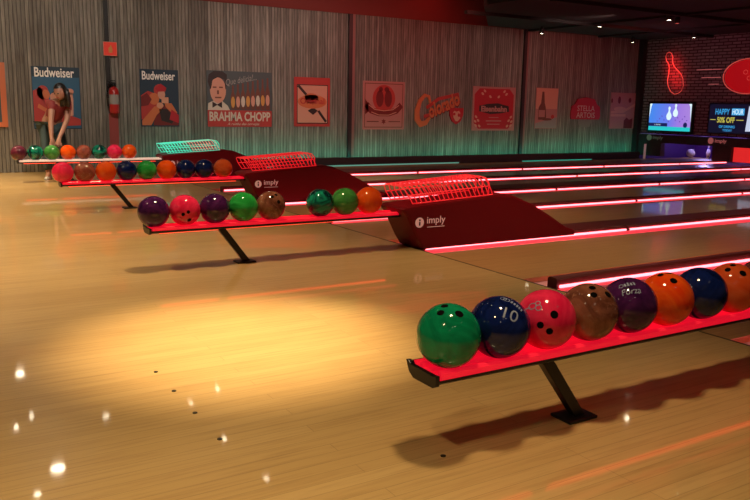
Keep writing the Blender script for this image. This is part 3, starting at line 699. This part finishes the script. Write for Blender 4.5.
# pin sign : leaning to the left
t = on_end('neon_pin', 'red neon bowling pin outline leaning left on the brick wall', 'neon sign', 12.57, 1.56)
prof = [(.0,.0),(.09,.02),(.16,.12),(.19,.28),(.17,.42),(.10,.56),(.055,.68),(.05,.78),(.085,.88),(.075,.98),(.03,1.04)]
full = [(x, z) for x, z in prof]+[(-x, z) for x, z in prof[::-1][:-1]]
ca, sa = math.cos(.38), math.sin(.38)
tilt = lambda q: [(x*1.15*ca-(z-.5)*sa, .5+x*1.15*sa+(z-.5)*ca) for x, z in q]
bm = BMN(); tube(bm, [(a, -.05, b2) for a, b2 in tilt(full)], .009, 8, closed=True); obj('neon_tube', bm, M_NEON, t)

# ball sign
t = on_end('neon_ball', 'round red neon bowling ball sign with speed lines on the brick wall', 'neon sign', 10.58, 1.62)
bm = BMN(); tube(bm, [(a, -.05, b2) for a, b2 in ell(-.02,.34,.62,.38,40)], .012, 8, closed=True); obj('neon_tube', bm, M_NEON, t)
bm = BMN(); prism(bm, ell(-.02,.34,.60,.365,40), 0, -.03, 'y'); obj('glow_disc', bm, M_NEONB, t)
for (x, z) in ((-.10,.43),(.08,.47),(.0,.30)):
    bm = BMN(); tube(bm, [(a, -.05, b2) for a, b2 in ell(x,z,.05,.045,14)], .005, 6, closed=True); obj('finger_ring', bm, M_NEON, t)
for x0, x1, z in ((-1.35,-.70,.51),(-1.2,-.70,.33),(-1.0,-.74,.18)):
    bm = BMN(); tube(bm, [(x0,-.05,z),(x1,-.05,z)], .009, 6); obj('speed_line', bm, mat('dim_neon', (.5,.2,.2), .4, emit=(.8,.2,.2), es=.35), t)

# screens
def emat(name, c, s=1): return mat(name, (.02,.02,.02), .3, emit=c, es=s)
M_SCR = emat('screen_picture', (.2,.3,.9), 1)
nt, b, N, L = nodes(M_SCR)
v = coords(nt, N, L, kind='Generated'); sp = N('ShaderNodeSeparateXYZ'); L(v, sp.inputs[0])
rp = ramp(N, [(0,(.05,.25,.85)), (.45,(.14,.20,.85)), (.75,(.36,.20,.75)), (1,(.40,.24,.72))]); L(sp.outputs['X'], rp.inputs['Fac'])
L(rp.outputs['Color'], b.inputs['Emission Color'])
M_SW, M_ST, M_SK = emat('screen_white', (.75,.95,1), 1), emat('screen_teal', (.02,.62,.62), .95), emat('screen_dark', (.008,.012,.09), 1)
M_SB, M_SBL, M_SY = emat('screen_black', (.002,.004,.02), 1), emat('screen_sky', (.04,.38,.80), .9), emat('screen_yellow', (.65,.60,.10), .8)
M_BEZ = mat('screen_bezel', (.006,.006,.008), .35)
t = on_end('lane_screen', 'left screen showing two white pins on blue and purple', 'screen', 12.56, .66, XE-.06)
bm = BMN(); box(bm, -.66, .66, 0, .06, 0, .74); obj('bezel', bm, M_BEZ, t, bevel=.008)
s_ = obj('picture', (lambda q: (flat(q, rect(-.60,.60,.045,.69), 0), q)[1])(BMN()), M_SCR, t)
bm = BMN(); flat(bm, rect(-.60,.60,.045,.14), -.002); obj('bottom_bar', bm, M_ST, t)
bm = BMN(); flat(bm, rect(-.60,-.05,.145,.225), -.002); flat(bm, ell(.46,.19,.055,.065,18), -.002); obj('dark_boxes', bm, M_SK, t)
bm = BMN()
for cx, cz, s in ((-.02,.30,1),(.16,.38,.95)):
    b3 = BMN(); flat(b3, [(cx+x*.36*s*1.1, cz+z*.31*s) for x, z in full], -.002); obj('pin_picture', b3, M_SW, t)
flat(bm, [(-.60,.35),(-.555,.62),(-.53,.69),(-.60,.69)], -.002); obj('white_border', bm, M_SW, t)
bm = BMN(); flat(bm, [(.60,.25),(.56,.62),(.52,.69),(.60,.69)], -.002); obj('white_border', bm, M_SW, t)
bm = BMN(); put_text(bm, text_mesh('LANE', .18, .03), -.33, .185, -.004); obj('caption', bm, M_SW, t)
bm = BMN()
bm.free(); M_SV = emat('screen_violet', (.12,.05,.45), 1)
for i in range(14):
    bm = BMN(); flat(bm, ell(-.35+.065*i, .27+.06*((i*7)%5)/2, .02, .012, 8, i), -.0018); obj('fallen_pin_picture', bm, M_SV, t)
t = on_end('promo_screen', 'right screen advertising a happy hour discount', 'screen', 10.72, .68, XE-.06)
bm = BMN(); box(bm, -.78, .78, 0, .06, 0, .70); obj('bezel', bm, M_BEZ, t, bevel=.008)
bm = BMN(); flat(bm, rect(-.75,.75,.03,.67), 0); obj('picture', bm, M_SB, t)
bm = BMN(); flat(bm, rect(-.19,.12,.43,.58), -.002); obj('blue_boxes', bm, M_SBL, t)
for a in (('HAPPY', .36, .13, -.42, .505), ('OF DRINKS', .40, .06, -.28, .17), ('TODAY', .24, .05, -.26, .09)):
    bm = BMN(); put_text(bm, text_mesh(a[0], a[1], a[2], bold=.02), a[3], a[4], -.003); obj('blue_lettering', bm, M_SBL, t)
bm = BMN(); put_text(bm, text_mesh('HOUR', .27, .12, bold=.01), -.035, .505, -.005); obj('white_lettering', bm, M_SW, t)
bm = BMN(); put_text(bm, text_mesh('50% OFF', .44, .13, bold=.03), -.32, .32, -.003); obj('yellow_lettering', bm, M_SY, t)
for q in (rect(-.72,-.58,.315,.33), rect(-.06,.12,.315,.33)):
    bm = BMN(); flat(bm, q, -.002); obj('yellow_dash', bm, M_SY, t)
bm = BMN(); flat(bm, [(.18,.08),(.22,.63),(.75,.66),(.75,.10)], -.002); obj('paper_picture', bm, emat('screen_pale', (.55,.62,.80), 1), t)
bm = BMN(); flat(bm, rect(.30,.75,.24,.52), -.004); obj('drink_picture', bm, emat('screen_red', (.30,.03,.05), .8), t)

# masking fascia over the pits with the two printed logos
bm = BMN(); box(bm, XE-.05, XE+.1, 2, YW, .40, .60)
for yy in (12.95,):
    box(bm, XE-.05, XE+.1, 12.75, YW-.14, .07, .40)
box(bm, XE-.05, XE+.1, 10.83, 11.32, .07, .40)
struct('trim_7', bm, mat('dark_masking', (.028,.018,.022), .5))
for y, lab, mm in ((13.12,'small greenish printed logo under the left screen',mat('green_print', (.25,.4,.3), .5, emit=(.3,.5,.35), es=.05)), (11.38,'small pink printed logo under the promo screen',mat('pink_print', (.7,.3,.3), .5, emit=(1,.35,.33), es=.14))):
    t = on_end('printed_logo', lab, 'logo', y, .47, XE-.0515)
    bm = BMN(); flat(bm, ell(0,.05,.075,.075,20)); obj('logo_disc', bm, mm, t)
    bm = BMN(); put_text(bm, text_mesh('imply', .30, .11, bold=.02), .26, .045, -.002); obj('logo_lettering', bm, mm, t)
# pit interior of the last lane
M_PURP0 = mat('purple_lit_side', (.06,.02,.14), .5)  # purple pit light painted into the side panel
bm = BMN(); box(bm, XE+.12, 18.45, YW-.03, YW-.012, -.09, .9); struct('trim_9', bm, M_PURP0)
M_PURP = mat('purple_lit_pit', (.05,.015,.12), .5, emit=(.10,.01,.30), es=.10)  # purple light on the pit back, put into its colour and glow
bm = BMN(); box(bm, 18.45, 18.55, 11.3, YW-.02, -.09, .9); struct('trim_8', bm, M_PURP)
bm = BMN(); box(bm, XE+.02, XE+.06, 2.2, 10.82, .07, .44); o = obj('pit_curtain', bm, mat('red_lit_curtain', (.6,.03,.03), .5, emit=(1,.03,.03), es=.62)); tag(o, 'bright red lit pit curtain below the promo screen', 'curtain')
pin_prof = [(0,0),(.026,0),(.029,.01),(.045,.06),(.0605,.115),(.058,.15),(.045,.20),(.028,.245),(.0228,.27),(.025,.30),(.0322,.335),(.032,.36),(.022,.378),(0,.383)]
t = thing('bowling_pin', 'white bowling pin standing in the purple lit pit', 'pin', (17.75, 12.62, .0))
bm = BMN(); lathe(bm, pin_prof, 20); obj('pin_body', bm, mat('pin_white', (.75,.75,.85), .3, coat=.5), t)
bm = BMN(); lathe(bm, [(.0285,.248),(.0240,.262)], 20); obj('neck_stripe', bm, mat('pin_blue', (.05,.1,.6), .4), t)
b2 = place_ball('white', 17.6, 13.03, 'pale grey ball lying in the purple lit pit', None, (.3,.2,-1), 0, R)
t = thing('post', 'short pale post at the left of the pit below the left screen', 'post', (XE-.2, 13.1, 0))
bm = BMN(); tube(bm, [(0,0,0),(0,0,.36)], .028, 10); obj('shaft', bm, mat('pale_post', (.6,.5,.5), .5, emit=(1,.6,.6), es=.12), t)  # faint glow added to lift the post out of the dark
bm = BMN(); lathe(bm, [(0,.36),(.032,.36),(.032,.38),(0,.39)], 12); obj('cap', bm, M_BLACK, t)

# ------------------------------------------------------------------ the person reaching over the farthest rack
def skin_mesh(chains, sub=1):
    """chains: list of lists of (pos, radius); a chain whose first entry is an int-tuple joins an earlier vertex"""
    V, E, RR = [], [], []; key = {}
    def vid(p, r):
        k = tuple(round(c, 4) for c in p)
        if k not in key: key[k] = len(V); V.append(p); RR.append(r)
        return key[k]
    for ch in chains:
        ids = [vid(p, r) for p, r in ch]
        E += list(zip(ids, ids[1:]))
    me = bpy.data.meshes.new('s'); me.from_pydata(V, E, [])
    o = bpy.data.objects.new('s', me); COL.objects.link(o)
    md = o.modifiers.new('Skin', 'SKIN'); md.use_smooth_shade = True
    for i, sv in enumerate(me.skin_vertices[0].data):
        r = RR[i]; sv.radius = (r, r) if not isinstance(r, tuple) else r; sv.use_root = (i == 0)
    sd = o.modifiers.new('Sub', 'SUBSURF'); sd.levels = sub; sd.render_levels = sub
    dg = bpy.context.evaluated_depsgraph_get(); out = bpy.data.meshes.new_from_object(o.evaluated_get(dg))
    bpy.data.objects.remove(o); bpy.data.meshes.remove(me)
    for p in out.polygons: p.use_smooth = True
    return out
PX, PY = 1.90, 12.30
t = thing('person', 'person with long dark hair in a red top leaning down to a ball', 'person', (PX, PY, 0))
M_SKIN = mat('skin', (.34,.16,.11), .5); M_HAIR = mat('dark_hair', (.012,.008,.007), .45); M_TOP = mat('red_top', (.20,.018,.02), .7); M_TROU = mat('dark_teal_trousers', (.025,.045,.05), .75); M_SHOE = mat('white_shoe', (.5,.5,.48), .5)
pel = (.08,.24,.83)
sh_l, sh_r = (.06,-.07,1.10), (.30,.02,1.10)
neck = (.185,-.08,1.165)
hand_l, hand_r = (-.01,-.305,.565), (.085,-.31,.575)
ank_l, ank_r = (-.03,-.02,.075), (.22,.07,.075)
chains = [
 [(pel,.13),((.11,.14,.93),.115),((.15,.04,1.03),.12),((.175,-.03,1.10),.10),(neck,.05),((.185,-.12,1.205),.048)],
 [((.175,-.03,1.10),.10),(sh_l,.055),((.02,-.17,.88),.042),((.0,-.25,.70),.034),((-.005,-.29,.61),.026),(hand_l,.032)],
 [((.175,-.03,1.10),.10),(sh_r,.055),((.25,-.12,.88),.042),((.15,-.24,.70),.034),((.10,-.29,.62),.026),(hand_r,.032)],
 [(pel,.13),((-.01,.20,.74),.088),((-.03,.05,.44),.062),((-.035,.02,.25),.052),(ank_l,.036),((-.06,-.10,.04),.034),((-.075,-.155,.035),.026)],
 [(pel,.13),((.17,.24,.74),.088),((.21,.12,.44),.062),((.22,.10,.25),.052),(ank_r,.036),((.20,-.02,.04),.034),((.19,-.08,.035),.026)]]
for hnd, s in ((hand_l, 1), (hand_r, -1)):
    for j in range(4):
        dx = (-.026+.0175*j)
        chains.append([(hnd,.032),((hnd[0]+dx, hnd[1]-.03, hnd[2]-.035),.010),((hnd[0]+dx*1.2, hnd[1]-.045+.004*j, hnd[2]-.062+.004*abs(j-1)),.009),((hnd[0]+dx*1.2, hnd[1]-.040, hnd[2]-.088+.006*abs(j-1)),.008)])
    chains.append([(hnd,.032),((hnd[0]+s*.036, hnd[1]-.005, hnd[2]-.02),.011),((hnd[0]+s*.045, hnd[1]-.02, hnd[2]-.055),.009)])
body = skin_mesh(chains, 1)
bm = BMN(); bm.from_mesh(body); bpy.data.meshes.remove(body)
# head, joined into the same body mesh
hd = Vector((.165,-.165,1.27)); face = Vector((-.72,-.58,-.38)).normalized()
Rh = face.to_track_quat('-Y', 'Z').to_matrix().to_4x4()
hb = BMN(); bmesh.ops.create_uvsphere(hb, u_segments=24, v_segments=16, radius=1)
for v_ in hb.verts:
    p = v_.co; n_ = p.copy()
    w_ = .074*(1-.22*max(0,-n_.z)); d_ = .094; h_ = .112
    q = Vector((n_.x*w_, n_.y*d_, n_.z*h_))
    if n_.y < -.6 and abs(n_.x) < .22: q.y -= .018*math.exp(-((n_.z+.12)/.16)**2)*(1-abs(n_.x)/.22)   # nose
    if n_.y < -.5 and n_.z < -.55: q.y -= .012
    v_.co = q
hm = bpy.data.meshes.new('h'); hb.to_mesh(hm); hb.free()
hm.transform(Matrix.Translation(hd) @ Rh); bm.from_mesh(hm); bpy.data.meshes.remove(hm)
for f in bm.faces: f.smooth = True
obj('body', bm, M_SKIN, t)
def on_head(x, y, z): return tuple((Matrix.Translation(hd) @ Rh) @ Vector((x, y, z)))
for s in (-1, 1):
    bm = BMN(); bmesh.ops.create_uvsphere(bm, u_segments=10, v_segments=8, radius=.011, matrix=Matrix.Translation(on_head(s*.03,-.083,.004))); obj('eye', bm, M_HAIR, t, smooth=True)
bm = BMN(); tube(bm, [on_head(-.022,-.083,-.055), on_head(0,-.09,-.056), on_head(.022,-.083,-.055)], .006, 8); obj('mouth', bm, mat('lips', (.4,.06,.06), .5), t)
# hair
hb = BMN(); bmesh.ops.create_uvsphere(hb, u_segments=24, v_segments=16, radius=1)
dele = []
for v_ in hb.verts:
    n_ = v_.co.copy(); v_.co = Vector((n_.x*.086, n_.y*.104+.012, n_.z*.122+.008))
    if n_.y < -.35 and n_.z < .55: dele.append(v_)
bmesh.ops.delete(hb, geom=dele, context='VERTS')
hm = bpy.data.meshes.new('h'); hb.to_mesh(hm); hb.free(); hm.transform(Matrix.Translation(hd) @ Rh)
bm = BMN(); bm.from_mesh(hm); bpy.data.meshes.remove(hm)
for k in range(7):
    a = -1+2*k/6
    p0 = Vector(on_head(.075*a, .05+.03*(1-abs(a)), .02))
    tube(bm, [p0, p0+Vector((.01,.0,-.08)), p0+Vector((.025,-.01,-.17)), p0+Vector((.03,-.02,-.26))], [.036,.036,.030,.006], 8)
obj('hair', bm, M_HAIR, t, smooth=True)
# clothes
top = skin_mesh([[((.09,.20,.86),.142),((.11,.14,.93),.128),((.15,.04,1.03),.132),((.175,-.03,1.10),.108),((.183,-.06,1.14),.07)],
  [((.175,-.03,1.10),.108),(sh_l,.066),((.04,-.12,.99),.056)], [((.175,-.03,1.10),.108),(sh_r,.066),((.275,-.05,.99),.056)]], 1)
o = bpy.data.objects.new('top', top); top.materials.append(M_TOP); COL.objects.link(o); o.parent = t
tr = skin_mesh([[(pel,.142),((-.01,.20,.74),.102),((-.03,.05,.44),.078),((-.035,.02,.25),.068),((-.032,-.01,.12),.062)],
  [(pel,.142),((.17,.24,.74),.102),((.21,.12,.44),.078),((.22,.10,.25),.068),((.22,.08,.12),.062)]], 1)
o = bpy.data.objects.new('trousers', tr); tr.materials.append(M_TROU); COL.objects.link(o); o.parent = t
for (ax, ay), (tx, ty) in (((-.03,-.01),(-.08,-.17)), ((.22,.08),(.185,-.09))):
    bm = BMN(); d = Vector((tx-ax, ty-ay, 0)); n_ = Vector((-d.y, d.x, 0)).normalized()
    rows = [(-.35,.032,.075),(-.15,.044,.085),(.2,.042,.08),(.6,.046,.06),(.95,.040,.045),(1.15,.018,.032)]
    prev = None
    for s, wd, hh in rows:
        c_ = Vector((ax, ay, 0))+d*s
        ring = [bm.verts.new(c_+n_*wd*math.cos(a)+Vector((0,0,hh*max(0,math.sin(a))))) for a in [PI*j/8 for j in range(9)]]
        if prev:
            for j in range(8): bm.faces.new((prev[j], prev[j+1], ring[j+1], ring[j]))
            bm.faces.new((prev[0], ring[0], ring[8], prev[8]))
        else: bm.faces.new(ring)
        prev = ring
    bm.faces.new(prev)
    obj('shoe', bm, M_SHOE, t, smooth=True)

# ------------------------------------------------------------------ lamps
def spotlight(x, y, z, label, lens=M_LENS, group=None, r=.045):
    t = thing('ceiling_spotlight', label, 'spotlight', (x, y, z), 0, group)
    bm = BMN(); lathe(bm, [(0,.14),(r*.8,.14),(r*1.25,.10),(r*1.3,0),(r*1.05,0),(r*1.0,.03),(0,.03)], 18); obj('housing', bm, M_BLACK, t)
    bm = BMN(); lathe(bm, [(0,.004),(r*.95,.004),(r*.95,.012),(0,.012)], 18); obj('lens', bm, lens, t)
    bm = BMN(); tube(bm, [(0,0,.13),(0,0,max(.2, (2.91 if x > 9 else 4.3)-z))], .012, 6); obj('stem', bm, M_BLACK, t)
    return t
def lamp(x, y, z, target, energy, col, size=70, blend=.8, rad=.05):
    l = bpy.data.lights.new('spot', 'SPOT'); l.energy = energy; l.color = col; l.spot_size = math.radians(size); l.spot_blend = blend; l.shadow_soft_size = rad
    o = bpy.data.objects.new('lamp_light', l); COL.objects.link(o); o.location = (x, y, z)
    o.rotation_euler = (Vector(target)-Vector((x, y, z))).to_track_quat('-Z', 'Y').to_euler()
    return o
WARM = (1, .745, .41); WARM2 = (1, .72, .44)
for x, y, z, lab, m_ in ((11.9,12.75,2.74,'ceiling spotlight hanging before the bottle poster',M_LENS), (12.3,11.5,2.82,'ceiling spotlight on the dark ceiling above the red round sign',M_LENS), (15.1,13.05,2.76,'ceiling spotlight nearest the corner of the two walls',M_LENS),
   (12.2,9.75,2.80,'brightest ceiling spotlight high at right of the dark ceiling',M_LENS), (12.6,9.88,2.78,'small red ceiling lamp beside the brightest spotlight',M_LENSR), (15.4,11.6,2.80,'ceiling spotlight above the gap between the neon signs',M_LENS)):
    spotlight(x, y, z, lab, m_, r=.04)
out = 'warm spotlight above the approach, outside the photo'
GL = 'spotlights above the approach'
LX = [(1.4,3.5,1350,38,.6),(1.75,1.84,225,90,.14),(-.4,1.0,360,95,.1),(.6,-.6,120,90,.1),(1.9,5.0,330,80,.15),(-.5,5.6,520,90,.1),(-.2,7.6,560,90,.1),(2.4,7.5,260,80,.1),(.0,9.9,700,90,.1),(2.2,10.7,230,80,.1),(.4,12.2,900,84,.1),(-2.2,3.6,360,90,.1),  # spots by the two far racks are added to brighten their balls
      (4.6,4.4,260,70,.1),(5.4,7.0,230,76,.1),(6.0,10.2,230,76,.1),(7.4,4.6,110,80,.1),(8.8,7.2,130,80,.1)]  # this row: unseen lamps added to brighten the lanes
for x, y, e, sz, rd in LX:
    if x < 3.5: spotlight(x, y, 3.2, out, M_LENS, GL, r=.05)
    lamp(x, y, 3.18 if x < 3.5 else 2.95, (x, y, 0), e, WARM if x < 3.5 else WARM2, sz, .9 if rd < .5 else 1.0, rd if rd < .5 else .06)
M_BRT = mat('bright_lens', (1,1,1), .3, emit=(1,.86,.62), es=60)
for x, y, r in ((1.4,13.15,.07),(1.34,9.36,.08),(1.07,10.9,.03),(1.3,11.2,.03),(3.94,11.0,.03),(3.39,10.6,.025),(3.38,9.2,.025),(3.41,7.9,.025),(1.03,8.8,.035),(8.07,6.58,.03),(-.6,-1.2,.06),(1.2,-.8,.06),(3.0,.2,.06)):
    spotlight(x, y, 3.2 if x < 5 else 2.9, out, M_BRT, GL, r=r)
# red wash over the right half of the wall and the machines
lamp(13.5, 10.2, 2.75, (13.0, 13.6, 1.6), 100, (1,.13,.11), 110, 1, .5)
lamp(8.8, 10.8, 2.9, (8.8, 13.6, 1.8), 110, (1,.2,.16), 110, 1, .5)
lamp(9.5, 12.8, 3.3, (9.5, 13.5, 3.5), 5, (1,.05,.04), 160, 1, .1)
lamp(13.4, 11.0, 2.8, (16.1, 11.5, 2.0), 55, (1,.25,.34), 100, 1, .5)
# soft warm wash on the left of the wall
lamp(2.0, 9.4, 3.2, (2.5, 13.6, 1.6), 280, (1,.92,.80), 100, 1, .15)
lamp(6.0, 10.4, 3.2, (6.5, 13.6, 1.4), 220, (1,.70,.60), 100, 1, .15)
lamp(11.5, 10.4, 2.9, (11.5, 13.6, 1.3), 130, (1,.62,.54), 100, 1, .15)
nl = bpy.data.lights.new('neon', 'AREA'); nl.shape = 'ELLIPSE'; nl.size = .30; nl.size_y = .85; nl.energy = 2.6; nl.color = (1,.02,.02)
no = bpy.data.objects.new('neon_light', nl); COL.objects.link(no); no.location = (XE-.14, 12.58, 2.10)
no.rotation_euler = (Quaternion((1,0,0), -.38).to_matrix() @ Vector((1,0,0)).to_track_quat('-Z', 'Y').to_matrix()).to_euler()
# purple light in the pit
pl = bpy.data.lights.new('pit', 'POINT'); pl.energy = 30; pl.color = (.55,.42,1); pl.shadow_soft_size = .05
po = bpy.data.objects.new('pit_light', pl); COL.objects.link(po); po.location = (17.6, 12.6, .75)

wd = bpy.data.worlds.new('world'); SC.world = wd; wd.use_nodes = True
bg = wd.node_tree.nodes['Background']; bg.inputs['Color'].default_value = (1,.72,.55,1); bg.inputs['Strength'].default_value = .03

vs = SC.view_settings
vs.view_transform = 'Standard'; vs.look = 'None'; vs.exposure = 0; vs.gamma = 1; vs.use_curve_mapping = False
